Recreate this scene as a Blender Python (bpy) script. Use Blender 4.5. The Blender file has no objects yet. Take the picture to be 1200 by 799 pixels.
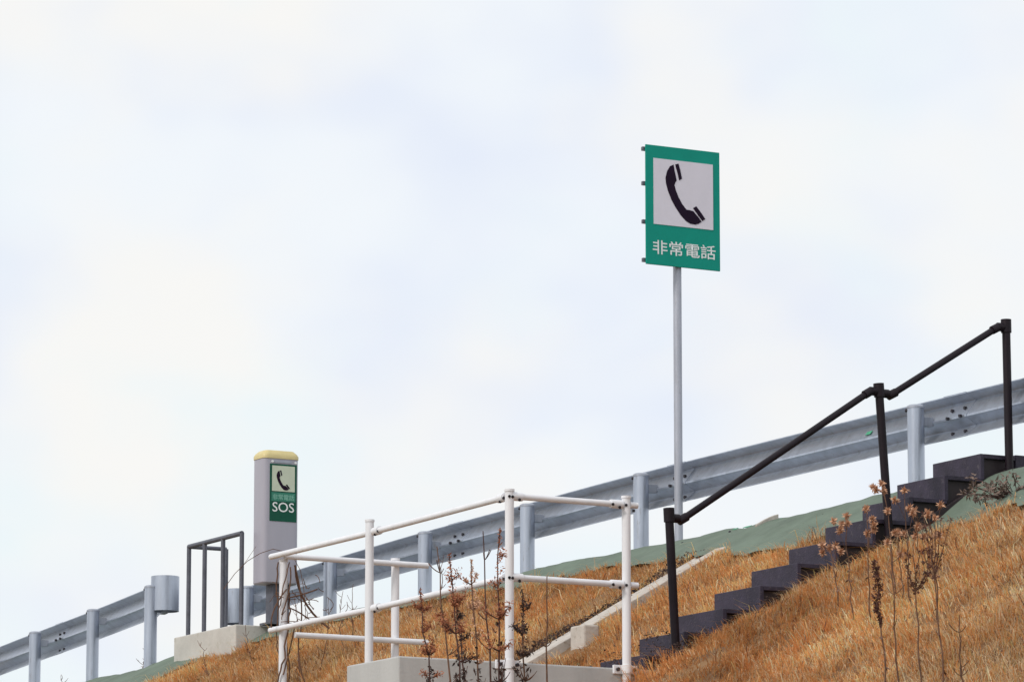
import bpy, bmesh, math, random
import numpy as np
from mathutils import Vector, Matrix, noise
random.seed(7); rng = np.random.default_rng(7)
S = bpy.context.scene
COL = S.collection
V = Vector

# ------------------------------------------------------------------ camera model and the road's own frame
FPX, PITCH = 5500.0, math.atan(936/5500)
CAM = V((0, 0, 1.6))
FW = V((0, math.cos(PITCH), math.sin(PITCH))); UP = V((0, -math.sin(PITCH), math.cos(PITCH))); RT = V((1, 0, 0))
TH = math.radians(61)
DV = V((-math.cos(TH), math.sin(TH), 0))        # along the road, away to the left
NV = V((-math.sin(TH), -math.cos(TH), 0))       # downhill
E0 = V((1.765, 40.144, 0))                      # a point of the shoulder edge
ZS, SL = 6.75, 0.565                            # shoulder height, slope
def ray(x, y): return FW + RT*((x-600)/FPX) + UP*((399.5-y)/FPX)
def PZ(x, y, z):
    d = ray(x, y); return CAM + d*((z-CAM.z)/d.z)
def PL(x, y, l):                                # on the vertical plane of constant l
    d = ray(x, y); q = E0 + DV*l
    return CAM + d*((q-CAM).dot(DV)/d.dot(DV))
def W(l, t, z): return E0 + DV*l + NV*t + V((0, 0, z))
def tc(p):
    r = p - E0; return r.dot(DV), r.dot(NV), p.z
def l_at(x, t, z):                              # l where the line (t, z) crosses picture column x
    u = (x-600)/FPX; a = RT - FW*u
    return -((W(0, t, z)-CAM).dot(a))/(DV.dot(a))
def t_at(x, l, z):
    u = (x-600)/FPX; a = RT - FW*u
    return -((W(l, 0, z)-CAM).dot(a))/(NV.dot(a))
def z_at(y, l, t):
    v = (399.5-y)/FPX; a = UP - FW*v
    return -((W(l, t, 0)-CAM).dot(a))/(a.z)
def smooth(x, xs, ys):
    # cubic hermite through table
    xs = list(xs); ys = list(ys); n = len(xs)
    if x <= xs[0]: return ys[0] + (ys[1]-ys[0])/(xs[1]-xs[0])*(x-xs[0])
    if x >= xs[-1]: return ys[-1] + (ys[-1]-ys[-2])/(xs[-1]-xs[-2])*(x-xs[-1])
    i = max(k for k in range(n-1) if xs[k] <= x)
    def m(k):
        if k == 0: return (ys[1]-ys[0])/(xs[1]-xs[0])
        if k == n-1: return (ys[-1]-ys[-2])/(xs[-1]-xs[-2])
        return (ys[k+1]-ys[k-1])/(xs[k+1]-xs[k-1])
    h = xs[i+1]-xs[i]; s = (x-xs[i])/h
    return ((2*s**3-3*s*s+1)*ys[i] + (s**3-2*s*s+s)*h*m(i) + (-2*s**3+3*s*s)*ys[i+1] + (s**3-s*s)*h*m(i+1))

# ------------------------------------------------------------------ mesh helper
class MB:
    def __init__(s): s.v = []; s.f = []
    def add(s, vs, fs):
        o = len(s.v); s.v += [tuple(v) for v in vs]; s.f += [tuple(i+o for i in f) for f in fs]; return s
    def box(s, c, sx, sy, sz, ax=(V((1,0,0)), V((0,1,0)), V((0,0,1)))):
        c = V(c); a, b, k = ax
        vs = [c + a*(sx/2*i) + b*(sy/2*j) + k*(sz/2*m) for i in (-1,1) for j in (-1,1) for m in (-1,1)]
        fs = [(0,1,3,2),(4,6,7,5),(0,4,5,1),(2,3,7,6),(0,2,6,4),(1,5,7,3)]
        if V(a).cross(V(b)).dot(V(k)) < 0: fs = [f[::-1] for f in fs]
        return s.add(vs, fs)
    def tube(s, pts, r, n=12, cap=True):
        pts = [V(p) for p in pts]; m = len(pts)
        rs = r if isinstance(r, (list, tuple)) else [r]*m
        prev = None; rings = []
        for i, p in enumerate(pts):
            d = (pts[min(i+1, m-1)] - pts[max(i-1, 0)]).normalized()
            if prev is None:
                a = d.orthogonal().normalized()
                if abs(d.z) < .9: a = d.cross(V((0,0,1))).normalized()
            else: a = (prev - d*prev.dot(d)).normalized()
            prev = a; b = d.cross(a)
            rings.append([p + a*(rs[i]*math.cos(2*math.pi*k/n)) + b*(rs[i]*math.sin(2*math.pi*k/n)) for k in range(n)])
        vs = [q for R_ in rings for q in R_]; fs = []
        for i in range(m-1):
            for k in range(n):
                k2 = (k+1) % n; fs.append((i*n+k, i*n+k2, (i+1)*n+k2, (i+1)*n+k))
        if cap: fs.append(tuple(range(n))[::-1]); fs.append(tuple(range((m-1)*n, m*n)))
        return s.add(vs, fs)
    def prism(s, poly, o, ux, uy, d):           # outline in a plane, thickness along vector d
        n = len(poly); o = V(o)
        a = [o + ux*p[0] + uy*p[1] for p in poly]; b = [p + d for p in a]
        fs = [tuple(range(n))[::-1], tuple(range(n, 2*n))] + [(i, (i+1) % n, n+(i+1) % n, n+i) for i in range(n)]
        return s.add(a+b, fs)
    def build(s, name, mat, parent=None, smooth=False, bevel=0, seg=2, fix=True, uv=None):
        me = bpy.data.meshes.new(name); me.from_pydata(s.v, [], s.f)
        if fix:
            bm = bmesh.new(); bm.from_mesh(me); bmesh.ops.recalc_face_normals(bm, faces=bm.faces[:]); bm.to_mesh(me); bm.free()
        if smooth:
            me.polygons.foreach_set('use_smooth', [True]*len(me.polygons))
            try: me.set_sharp_from_angle(angle=math.radians(38))
            except Exception: pass
        me.materials.append(mat); me.update()
        o = bpy.data.objects.new(name, me); COL.objects.link(o)
        if parent: put(o, parent)
        if bevel:
            b = o.modifiers.new('Bevel', 'BEVEL'); b.width = bevel; b.segments = seg; b.limit_method = 'ANGLE'; b.angle_limit = math.radians(40)
        return o
def put(o, parent):
    o.parent = parent; o.matrix_parent_inverse = Matrix.Translation(-V(parent_world(parent)))
def parent_world(p):
    return V(p.location) if p.parent is None else V((0, 0, 0))   # parts keep their origin at the world's
def tag(o, label=None, cat=None, group=None, kind=None):
    for k, v in (('label', label), ('category', cat), ('group', group), ('kind', kind)):
        if v: o[k] = v
    return o
def empty(name, loc, label, cat, group=None):
    o = bpy.data.objects.new(name, None); o.empty_display_size = .1; o.location = loc; COL.objects.link(o)
    return tag(o, label, cat, group)

# ------------------------------------------------------------------ materials
def mat(name, col, rough=.6, metal=0, var=.12, scale=8, col2=None, bump=0, bscale=60, spot=None, spot_amt=.62, streak=False, spec=.5):
    m = bpy.data.materials.new(name); m.use_nodes = True
    nt = m.node_tree; B = nt.nodes['Principled BSDF']; L = nt.links.new
    B.inputs['Roughness'].default_value = rough; B.inputs['Metallic'].default_value = metal
    B.inputs['Specular IOR Level'].default_value = spec
    tcn = nt.nodes.new('ShaderNodeTexCoord'); geo = nt.nodes.new('ShaderNodeNewGeometry')
    mp = nt.nodes.new('ShaderNodeMapping'); L(geo.outputs['Position'], mp.inputs['Vector'])
    if streak: mp.inputs['Scale'].default_value = (1, 1, .18)
    n1 = nt.nodes.new('ShaderNodeTexNoise'); n1.inputs['Scale'].default_value = scale; n1.inputs['Detail'].default_value = 6; n1.inputs['Roughness'].default_value = .65
    L(mp.outputs['Vector'], n1.inputs['Vector'])
    r = nt.nodes.new('ShaderNodeValToRGB'); L(n1.outputs['Fac'], r.inputs['Fac'])
    c1 = V(col); c2 = V(col2) if col2 else c1*(1-var*2)
    r.color_ramp.elements[0].position = .3; r.color_ramp.elements[1].position = .7
    r.color_ramp.elements[0].color = (*c2, 1); r.color_ramp.elements[1].color = (*(c1*(1+(0 if col2 else var*.4))), 1)
    out = r.outputs['Color']
    if spot:
        n2 = nt.nodes.new('ShaderNodeTexNoise'); n2.inputs['Scale'].default_value = scale*2.7; n2.inputs['Detail'].default_value = 8; n2.inputs['Roughness'].default_value = .7
        L(mp.outputs['Vector'], n2.inputs['Vector'])
        r2 = nt.nodes.new('ShaderNodeValToRGB'); L(n2.outputs['Fac'], r2.inputs['Fac'])
        r2.color_ramp.elements[0].position = spot_amt; r2.color_ramp.elements[1].position = spot_amt+.12
        mx = nt.nodes.new('ShaderNodeMix'); mx.data_type = 'RGBA'
        L(r2.outputs['Color'], mx.inputs['Factor']); L(out, mx.inputs['A']); mx.inputs['B'].default_value = (*spot, 1)
        out = mx.outputs['Result']
    L(out, B.inputs['Base Color'])
    if bump:
        n3 = nt.nodes.new('ShaderNodeTexNoise'); n3.inputs['Scale'].default_value = bscale; n3.inputs['Detail'].default_value = 6
        L(geo.outputs['Position'], n3.inputs['Vector'])
        bp = nt.nodes.new('ShaderNodeBump'); bp.inputs['Strength'].default_value = bump; bp.inputs['Distance'].default_value = .01
        L(n3.outputs['Fac'], bp.inputs['Height']); L(bp.outputs['Normal'], B.inputs['Normal'])
    return m
M = {}
M['galv'] = mat('galvanised steel', (.50,.545,.635), .34, .75, .12, 9, spot=(.34,.35,.38), spot_amt=.58, bump=.05, streak=True)
M['galv2'] = mat('dull galvanised steel', (.40,.43,.50), .5, .25, .12, 12, spot=(.30,.29,.30), spot_amt=.6, streak=True)
M['pole'] = mat('galvanised pole', (.44,.46,.53), .45, .3, .12, 10, spot=(.33,.33,.36), spot_amt=.58, streak=True)
M['pipe'] = mat('dark grey steel pipe', (.12,.125,.155), .5, .2, .15, 12)
M['bolt'] = mat('dark bolt', (.045,.04,.05), .5, .4, .2, 40)
M['white'] = mat('white paint', (.80,.80,.83), .45, 0, .05, 7, spot=(.58,.49,.42), spot_amt=.63, streak=True)
M['black'] = mat('dark brown paint', (.012,.006,.011), .5, 0, .2, 15, spot=(.04,.022,.022), spot_amt=.66, spec=.25)
M['step'] = mat('dark recycled plastic', (.044,.034,.060), .6, 0, .25, 7, spot=(.085,.07,.085), spot_amt=.57, bump=.35, bscale=70, spec=.4)
M['stepside'] = mat('brown step frame and side shade', (.030,.018,.022), .6, 0, .2, 9, spot=(.06,.04,.045), spot_amt=.66)  # stringers, and the shade painted into the open step sides
M['conc'] = mat('grey concrete', (.50,.50,.49), .9, 0, .10, 2.5, spot=(.36,.355,.34), spot_amt=.58, bump=.25, bscale=45, streak=True)
M['conc2'] = mat('pale concrete', (.58,.56,.52), .9, 0, .10, 3.5, spot=(.42,.40,.34), spot_amt=.58, bump=.3, bscale=45)
M['conc3'] = mat('weathered warm concrete', (.54,.49,.44), .92, 0, .12, 6, spot=(.30,.24,.19), spot_amt=.56, bump=.4, bscale=40)
M['phone'] = mat('lilac grey enamel', (.40,.39,.455), .4, 0, .05, 3, spot=(.33,.32,.37), spot_amt=.62, streak=True)
M['cap'] = mat('pale yellow plastic', (.68,.57,.27), .45, 0, .06, 9)
M['green'] = mat('sign green', (.0,.30,.225), .5, 0, .05, 4, spec=.2)
M['dgreen'] = mat('dark sign green', (.002,.085,.05), .5, 0, .06, 10, spec=.25)
M['lgreen'] = mat('mid sign green', (.02,.20,.13), .4, 0, .06, 10)
M['panel'] = mat('sign white', (.75,.71,.79), .4, 0, .03, 5)
M['cream'] = mat('faded cream panel', (.58,.64,.50), .4, 0, .04, 10)
M['letter'] = mat('white lettering', (.84,.86,.86), .45, 0, .03, 10)
M['plet'] = mat('pale green lettering', (.20,.47,.36), .45, 0, .03, 10)
M['icon'] = mat('aubergine black icon', (.018,.008,.024), .7, 0, .1, 8, spec=.1)
M['sheet'] = mat('green weed barrier', (.145,.19,.145), .85, 0, .14, 3.5, spot=(.165,.20,.155), spot_amt=.58, bump=.35, bscale=25)
M['tape'] = mat('bright green tape', (.08,.42,.24), .5, 0, .1, 20)
M['stalk'] = mat('dead brown stalk', (.17,.085,.05), .85, 0, .3, 18)
M['dstalk'] = mat('dark dead stalk', (.085,.035,.028), .85, 0, .3, 18)
M['head'] = mat('dried pinkish seed head', (.66,.38,.235), .9, 0, .22, 30)
M['rhead'] = mat('rusty seed head', (.42,.15,.07), .9, 0, .25, 30)
M['spike'] = mat('dark red brown seeds', (.12,.045,.032), .9, 0, .3, 30)
M['litter'] = mat('dark dead leaves', (.075,.045,.038), .9, 0, .35, 20, spot=(.15,.09,.06), spot_amt=.6)  # dead leaves; also the flakes that stand in for shade beside the channel
M['soil'] = mat('thatch and soil', (.27,.15,.065), .95, 0, .2, 2.5, col2=(.13,.075,.04), bump=.6, bscale=30)
M['ground'] = mat('dry field', (.14,.12,.06), .95, 0, .2, .3, col2=(.08,.085,.045), bump=.5, bscale=8)
M['asphalt'] = mat('asphalt', (.055,.055,.058), .9, 0, .15, 6, bump=.3, bscale=90)
M['line'] = mat('road paint', (.75,.75,.73), .7, 0, .08, 12)

def attr_mat(name, attr, rough=.8):
    m = bpy.data.materials.new(name); m.use_nodes = True
    nt = m.node_tree; B = nt.nodes['Principled BSDF']
    a = nt.nodes.new('ShaderNodeAttribute'); a.attribute_name = attr
    nt.links.new(a.outputs['Color'], B.inputs['Base Color'])
    B.inputs['Roughness'].default_value = rough; B.inputs['Specular IOR Level'].default_value = .25
    tr = nt.nodes.new('ShaderNodeBsdfTranslucent'); nt.links.new(a.outputs['Color'], tr.inputs['Color'])
    mx = nt.nodes.new('ShaderNodeMixShader'); mx.inputs[0].default_value = .4
    nt.links.new(B.outputs[0], mx.inputs[1]); nt.links.new(tr.outputs[0], mx.inputs[2])
    nt.links.new(mx.outputs[0], nt.nodes['Material Output'].inputs['Surface'])
    return m
M['grass'] = attr_mat('dry straw', 'blade')

# ------------------------------------------------------------------ terrain
GL = [-60, -6, 0, 5, 8.8, 9.6, 10.5, 11.9, 13.2, 14.5, 18.2, 60]
GT = [.05, .06, 0, .06, .0, .16, .22, .02, -.12, -.1, -.6, -14]
GZ = [6.75, 6.75, 6.75, 6.74, 6.73, 6.66, 6.62, 6.58, 6.62, 6.6, 6.6, 6.6]
def tg(l): return float(np.interp(l, GL, GT))
def zg(l): return float(np.interp(l, GL, GZ))
def lump(l, t, sc, seed=0): return noise.noise(V((l*sc+seed*13.7, t*sc, seed*5.1)))
def terrain(l, t, rough=True):
    u = t - tg(l); z0 = zg(l)
    if rough:
        z0 += .02*lump(l, 0, .8, 3)
    e = .16                                      # rounding of the shoulder
    if u < -e: z = z0
    elif u < e: z = z0 - SL*(u+e)**2/(4*e)
    else: z = z0 - SL*u
    if rough and u > 0:
        z += min(u, 1)*(.07*lump(l, t, .9, 1) + .045*lump(l, t, 2.3, 2) + .022*lump(l, t, 5.5, 33))
        g = math.exp(-((t-3.3)/.9)**2)*math.exp(-((l+5.2)/.75)**2)   # hummock below the stairs
        z += .16*g
    if l < -4.2: z -= .20*math.exp(-((u-.75)/.55)**2)*math.exp(-((l+4.5)/.55)**2)
    return max(z, -.25)
def grid(ls, ts, fn, name, m, kind='structure'):
    vs = [W(l, t, fn(l, t)) for l in ls for t in ts]; n = len(ts); fs = []
    for i in range(len(ls)-1):
        for j in range(n-1):
            fs.append((i*n+j, i*n+j+1, (i+1)*n+j+1, (i+1)*n+j))
    o = MB().add(vs, fs).build(name, m, fix=False, smooth=True)
    if kind: o['kind'] = kind
    return o
ls = list(np.concatenate([np.arange(-70, -12, 1.5), np.arange(-12, 16, .12), np.arange(16, 70, 1.5)]))
ts = list(np.concatenate([np.arange(-1.6, 6, .1), np.arange(6, 13.6, .4)]))
# keep the bend of the shoulder: rows follow the guide
def W2(l, u, z): return W(l, u+tg(l), z)
vs = [W2(l, t, terrain(l, t+tg(l))) for l in ls for t in ts]; n = len(ts)
fs = [(i*n+j, (i+1)*n+j, (i+1)*n+j+1, i*n+j+1) for i in range(len(ls)-1) for j in range(n-1)]
tag(MB().add(vs, fs).build('embankment_slope', M['soil'], smooth=True, fix=False), kind='structure')
# carriageway, its lines and the far side
def strip(u0, u1, z0, z1, name, m):
    ll = list(np.arange(-70, 70.1, 2))
    vs = [W2(l, u, z+zg(l)*0) for l in ll for u, z in ((u0, z0), (u1, z1))]
    fs = [(2*i, 2*i+2, 2*i+3, 2*i+1) for i in range(len(ll)-1)]
    return tag(MB().add(vs, fs).build(name, m, fix=False), kind='structure')
strip(-13.0, -1.5, 6.74, 6.63, 'road', M['asphalt'])
strip(-2.35, -2.2, 6.647, 6.645, 'road_line', M['line']); strip(-6.9, -6.75, 6.69, 6.688, 'road_line', M['line'])
strip(-24.6, -13.0, -.25, 6.735, 'far_embankment', M['ground'])
MB().add([(-900,-400,0),(900,-400,0),(900,1500,0),(-900,1500,0)], [(0,1,2,3)]).build('ground', M['ground'], fix=False)['kind'] = 'structure'

# green weed barrier sheet along the shoulder
def sheet_edge(l):
    base = float(np.interp(l, [-9, -4.5, -4.25, -3.6, -3.0, -1.2, 0, 1.0, 2.2, 4, 8, 9.4, 9.8, 12, 20], [1.0, .98, .9, .9, .86, .74, .52, .40, .46, .30, .3, .5, 1.0, 1.0, .6]))
    return base + .08*lump(l, 0, 1.7, 9) + .07*lump(l, 0, 5, 8) + .04*lump(l, 0, 11, 8)
sl_ = list(np.arange(-12, 20, .1)); K = 22
vs = []; fs = []
for l in sl_:
    e = sheet_edge(l)
    for k in range(K):
        u = -1.0 + (e+1.0)*k/(K-1)
        z = terrain(l, u+tg(l)) + .036 + .022*lump(l, u, 2.4, 4) + .014*lump(l, u, 6, 5)
        vs.append(W2(l, u, z))
for i in range(len(sl_)-1):
    for k in range(K-1): fs.append((i*K+k, (i+1)*K+k, (i+1)*K+k+1, i*K+k+1))
tag(MB().add(vs, fs).build('weed_barrier_sheet', M['sheet'], smooth=True, fix=False),
    'long wrinkled green sheet lying over the top edge of the grassy bank', 'ground sheet')

sheet = bpy.data.objects['weed_barrier_sheet']
for x, y, a, b in ((876, 622, .10, .035), (915, 616, .07, .03), (869, 627, .05, .03)):
    l, t, _ = tc(PZ(x, y, 6.70)); z = terrain(l, max(t, .02)) + .034
    MB().box(W(l, max(t, .02), z), a, b, .006, (DV, (NV - V((0,0,.4))).normalized(), (NV*.4 + V((0,0,1))).normalized())).build('tape_patch', M['tape'], sheet)
for k in range(26):
    l = -9 + k*.85 + random.uniform(-.2, .2); t = tg(l) + random.choice((.12, .22, .3)) + random.uniform(-.03, .03)
    p = W(l, t, terrain(l, t))
    MB().tube([p, p+V((0,0,.032)), p+V((0,0,.036))], [.011, .011, .004], 8).build('peg', M['bolt'], sheet)

# ------------------------------------------------------------------ guardrails
RL = [-60, -8, -4.4, -2.1, 1.9, 4.2, 6.6, 9.6, 11.3]; RTt = [-.10, -.14, -.155, -.17, -.24, -.36, -.49, -.755, -.975]
LL = [11.9, 14.2, 16.6, 18.2, 26, 60]; LTt = [-.08, -.45, -.80, -1.04, -2.3, -10]
def rail_main(l): return smooth(l, RL, RTt)
def rail_left(l): return smooth(l, LL, LTt)
ZR = 7.5
PROF = [(0,0),(0,-.008),(.020,-.017),(.084,-.044),(.094,-.055),(.088,-.070),(.012,-.166),(0,-.180),(0,-.196),(.012,-.205),(.084,-.246),(.094,-.258),(.088,-.272),(.012,-.336),(0,-.346),(0,-.352)]
def frame_at(fn, l, h=.05):
    a = W(l-h, fn(l-h), 0); b = W(l+h, fn(l+h), 0); d = (b-a).normalized(); back = V((-d.y, d.x, 0))
    if back.dot(NV) < 0: back = -back
    return W(l, fn(l), 0), d, back          # back points to the slope
def beam(fn, l0, l1, extra=0.0, step=.5):
    mb = MB(); n = max(2, int((l1-l0)/step)+1); th = .006+extra
    rows = []
    for i in range(n):
        l = l0 + (l1-l0)*i/(n-1); p, d, back = frame_at(fn, l)
        o = [p - back*(y-extra) + V((0,0,ZR+z+(extra if k == 0 else 0))) for k, (y, z) in enumerate(PROF)]
        q = [p - back*(y+th) + V((0,0,ZR+z)) for y, z in PROF]
        rows.append(o + q[::-1])
    k = len(rows[0]); vs = [v for r in rows for v in r]; fs = []
    for i in range(n-1):
        for j in range(k):
            j2 = (j+1) % k; fs.append((i*k+j, i*k+j2, (i+1)*k+j2, (i+1)*k+j))
    fs.append(tuple(range(k))); fs.append(tuple(range((n-1)*k, n*k))[::-1])
    return mb.add(vs, fs)
def bolt_mb(p, d, r=.014, h=.02): return MB().tube([p, p+d*h], r, 8)
def guard(name, fn, l0, l1, posts, splices, term, label, cover=()):
    p0, _, _ = frame_at(fn, (max(l0, -5)+min(l1, 16))/2)
    root = empty(name, p0 + V((0,0,ZS)), label, 'guardrail')
    beam(fn, l0, l1).build('rail_beam', M['galv'], root, smooth=True)
    for l in posts:
        p, d, back = frame_at(fn, l)
        c = p + back*.135; zt = ZR-.052; zb = terrain(*tc(c)[:2])-.4
        po = MB().tube([c+V((0,0,zb)), c+V((0,0,zt-.02))], .069, 20).build('post', M['galv'], root, smooth=True)
        MB().tube([c+V((0,0,zt-.02)), c+V((0,0,zt-.004)), c+V((0,0,zt+.008)), c+V((0,0,zt+.012))], [.074,.073,.055,.02], 20).build('post_cap', M['galv2'], po, smooth=True)
        br = MB().box(c - back*.105 + V((0,0,ZR-.177)), .07, .09, .07, (d, back, V((0,0,1)))); br.build('bracket', M['galv2'], po)
        side = (back*.75 + d*.66).normalized()
        bolt_mb(c + side*.062 + V((0,0,ZR-.085)), side, .014, .022).build('bolt', M['bolt'], po)
        side = (back*.95 - d*.3).normalized()
    for l in splices:
        sp = beam(fn, l-.16, l+.16, .004, .16).build('splice_plate', M['galv'], root, smooth=True)
        for dl in (-.09, .09):
            for dz, yy in ((-.118, .050), (-.185, 0), (-.305, .050)):
                p, d, back = frame_at(fn, l+dl)
                bolt_mb(p - back*(yy-.004) + V((0,0,ZR+dz)), back, .014, .022).build('bolt', M['bolt'], sp)
    # rolled end
    l, sgn = term
    p, d, back = frame_at(fn, l); c = p + d*(sgn*.12) - back*.02 + V((0,0,.045 if sgn < 0 else 0))
    tm = MB(); R_ = .152; n = 30; vs = []; fs = []
    for i in range(n):
        a = 2*math.pi*i/n; dirv = d*math.cos(a) + back*math.sin(a)
        for rr, z in ((R_, ZR+.012), (R_, ZR-.362), (R_-.012, ZR-.362), (R_-.012, ZR+.012)): vs.append(c + dirv*rr + V((0,0,z)))
    for i in range(n):
        j = (i+1) % n
        for k in range(4): fs.append((i*4+k, j*4+k, j*4+(k+1) % 4, i*4+(k+1) % 4))
    t_ = tm.add(vs, fs).build('end_terminal', M['galv'], root, smooth=True)
    MB().box(c + V((0,0,ZR-.372)) - d*sgn*.03, .12, .05, .03, (d, back, V((0,0,1)))).build('bracket', M['galv2'], t_)
    bolt_mb(c + back*(R_-.006) + V((0,0,ZR-.12)), back, .013, .018).build('bolt', M['bolt'], t_)
    return root
def lpost(x, fn): 
    l = 0
    for _ in range(30): l = l_at(x, fn(l)+.13, 7.2)
    return l
mposts = [lpost(x, rail_main) for x in (1074, 752, 619, 499, 388, 291)]
mposts += [mposts[0]-4.4*k for k in range(1, 9)]
g1 = guard('guardrail', rail_main, -42, 11.55, mposts, [lpost(1104, rail_main), lpost(778, rail_main), lpost(520, rail_main)] + [mposts[0]-.5-4.4*k for k in range(2, 8, 2)], (11.58, 1),
      'long galvanised guardrail running past the signpost to the phone box')
lposts = [lpost(x, rail_left) for x in (178, 110, 42)]
lposts += [lposts[2]+2.35*k for k in range(1, 10)]
guard('guardrail', rail_left, 11.55, 38, lposts, [lpost(57, rail_left)], (11.45, -1),
      'shorter galvanised guardrail descending out of frame left of the concrete landing')
# green marker stuck on the beam
for x in (1000,):
    l = lpost(x, rail_main); p, d, back = frame_at(rail_main, l)
    MB().box(p - back*.026 + V((0,0,ZR-.135)), .075, .004, .04, (d, (back-V((0,0,-.9))).normalized(), (V((0,0,1))-back*.9).normalized())).build('green_marker', M['tape'], g1)
    tag(bpy.data.objects['green_marker'], 'small bright green mark')
l = lpost(604.5, rail_main); p, d, back = frame_at(rail_main, l)
MB().box(p + back*.004 + V((0,0,ZR-.19)), .06, .005, .06, (d, back, V((0,0,1)))).build('green_marker', M['dgreen'], g1)

# ------------------------------------------------------------------ emergency telephone sign on its pole
U_ = -NV                                              # uphill: the reading direction of sign and phone box
FR = -DV                                              # their faces look this way
sl0, st0 = tc(PZ(795.5, 634, 6.78))[:2]
pb = W(sl0, st0, 6.5)
sign = empty('emergency_phone_sign', W(sl0, st0, 6.76), 'tall green and white sign with a telephone handset on a thin grey pole', 'sign')
zb, zt = z_at(309, sl0, st0), z_at(169, sl0, st0)
# board corners: the left edge at column 757, right edge at 843
bl = sl0 - .075
tl, tr = t_at(757, bl, 9.9), t_at(843.5, bl, 9.9)
BWID = tl-tr; zb = z_at(309, bl, tl); zt = z_at(169, bl, tl); BH = zt-zb
O = W(bl, tl, zb)
MB().tube([pb, W(sl0, st0, zb+BH*.97)], .0375, 20).build('pole', M['pole'], sign, smooth=True)
MB().tube([W(sl0, st0, 6.735), W(sl0, st0, 6.775)], [.075,.05], 16).build('pole_collar', M['pole'], sign, smooth=True)
MB().box(O + U_*(BWID/2) + V((0,0,BH/2)) - FR*.008, BWID, .016, BH, (U_, FR, V((0,0,1)))).build('board', M['green'], sign, bevel=.003)
for k in (.035, .325, .645, .965):
    ch = MB().box(O + U_*(BWID/2-.012) + V((0,0,BH*(1-k))) - FR*.030, BWID+.02, .03, .034, (U_, FR, V((0,0,1))))
    ch.build('back_rail', M['pipe'], sign)
    MB().box(W(sl0, st0, zb+BH*(1-k)) , .10, .085, .022, (U_, FR, V((0,0,1)))).build('pole_clamp', M['pipe'], sign)
MB().box(O + U_*(BWID*.5025) + V((0,0,BH*(1-.385))) + FR*.0022, BWID*.805, .003, BH*.552, (U_, FR, V((0,0,1)))).build('white_panel', M['panel'], sign)
def uvp(pts):
    out = []
    for x, y in pts:
        u = (x-124)/373; v = (y-(85+45*u))/628; out.append((u, 1-v))
    return out
BODY = uvp([(262,194),(244,202),(229,228),(221,262),(223,290),(233,332),(250,378),(270,418),(296,460),(322,491),(346,507),(372,511),(388,506),(402,497),(396,486),(378,462),(360,440),(340,434),(326,432),(304,402),(286,366),(272,328),(266,302),(270,288),(277,279),(273,256),(266,222)])
EAR = uvp([(270,193),(287,189),(296,226),(304,268),(290,278),(282,240)])
MOU = uvp([(359,424),(375,414),(398,446),(421,482),(406,493),(384,462)])
def icon(O_, w, h, off, mb_name, parent, sx=1, ox=0, sy=1, oy=0):
    mb = MB()
    for poly in (BODY, EAR, MOU):
        mb.prism([((p[0]*sx+ox)*w, (p[1]*sy+oy)*h) for p in poly], O_ + FR*off, U_, V((0,0,1)), FR*.002)
    return mb.build(mb_name, M['icon'], parent)
icon(O, BWID, BH, .0045, 'handset_icon', sign)
def text(body, w, h, O_, m, name, parent, bold=.0, off=.002, squeeze=True):
    cu = bpy.data.curves.new(name, 'FONT'); cu.body = body; cu.size = 1; cu.offset = bold; cu.extrude = 0; cu.resolution_u = 4
    to = bpy.data.objects.new(name+'_t', cu); COL.objects.link(to)
    dg = bpy.context.evaluated_depsgraph_get(); dg.update()
    me = bpy.data.meshes.new_from_object(to.evaluated_get(dg)); bpy.data.objects.remove(to); bpy.data.curves.remove(cu)
    co = np.array([v.co[:] for v in me.vertices]); mn, mx = co.min(0), co.max(0)
    for v in me.vertices:
        x = (v.co.x-mn[0])/(mx[0]-mn[0])*w; y = (v.co.y-mn[1])/(mx[1]-mn[1])*h
        v.co = O_ + U_*x + V((0,0,y)) + FR*off
    me.name = name; me.materials.clear(); me.materials.append(m)
    o = bpy.data.objects.new(name, me); COL.objects.link(o); put(o, parent); return o
text('非常電話', BWID*.85, BH*.118, O + U_*(BWID*.085) + V((0,0,BH*.090)), M['letter'], 'lettering', sign, bold=.008)

# ------------------------------------------------------------------ landing, phone box and its handrail
ZP = 6.75
tE = tc(PZ(276, 731, ZP))[1]; lA = tc(PZ(276, 731, ZP))[0]; lB = l_at(203.7, tE, ZP)
mb = MB()
def lbox(l0, l1, t0, t1, z0, z1): 
    return (W((l0+l1)/2, (t0+t1)/2, (z0+z1)/2), l1-l0, t1-t0, z1-z0, (DV, NV, V((0,0,1))))
mb.box(*lbox(lA, lB, -.35, tE, 6.05, ZP))
mb.build('concrete_landing', M['conc2'], bevel=.012)
tag(bpy.data.objects['concrete_landing'], 'pale concrete landing block under the phone box, grey pipe railing on it', 'concrete block')
pl_, pt_ = l_at(323, .12, 7.9), .12
phone = empty('emergency_phone_box', W(pl_, pt_, ZP), 'lilac grey roadside phone box with yellow cap and SOS panel', 'phone box')
z0, z1 = z_at(685, pl_, pt_), z_at(538, pl_, pt_)
zc = z_at(529.5, pl_, pt_)
def rrect(w, d, r, n=6):
    pts = []
    for cx, cy, a0 in ((w/2-r, d/2-r, 0), (-w/2+r, d/2-r, 90), (-w/2+r, -d/2+r, 180), (w/2-r, -d/2+r, 270)):
        for i in range(n+1):
            a = math.radians(a0+90*i/n); pts.append((cx+r*math.cos(a), cy+r*math.sin(a)))
    return pts
PWD, PDP = .405, .265
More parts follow.
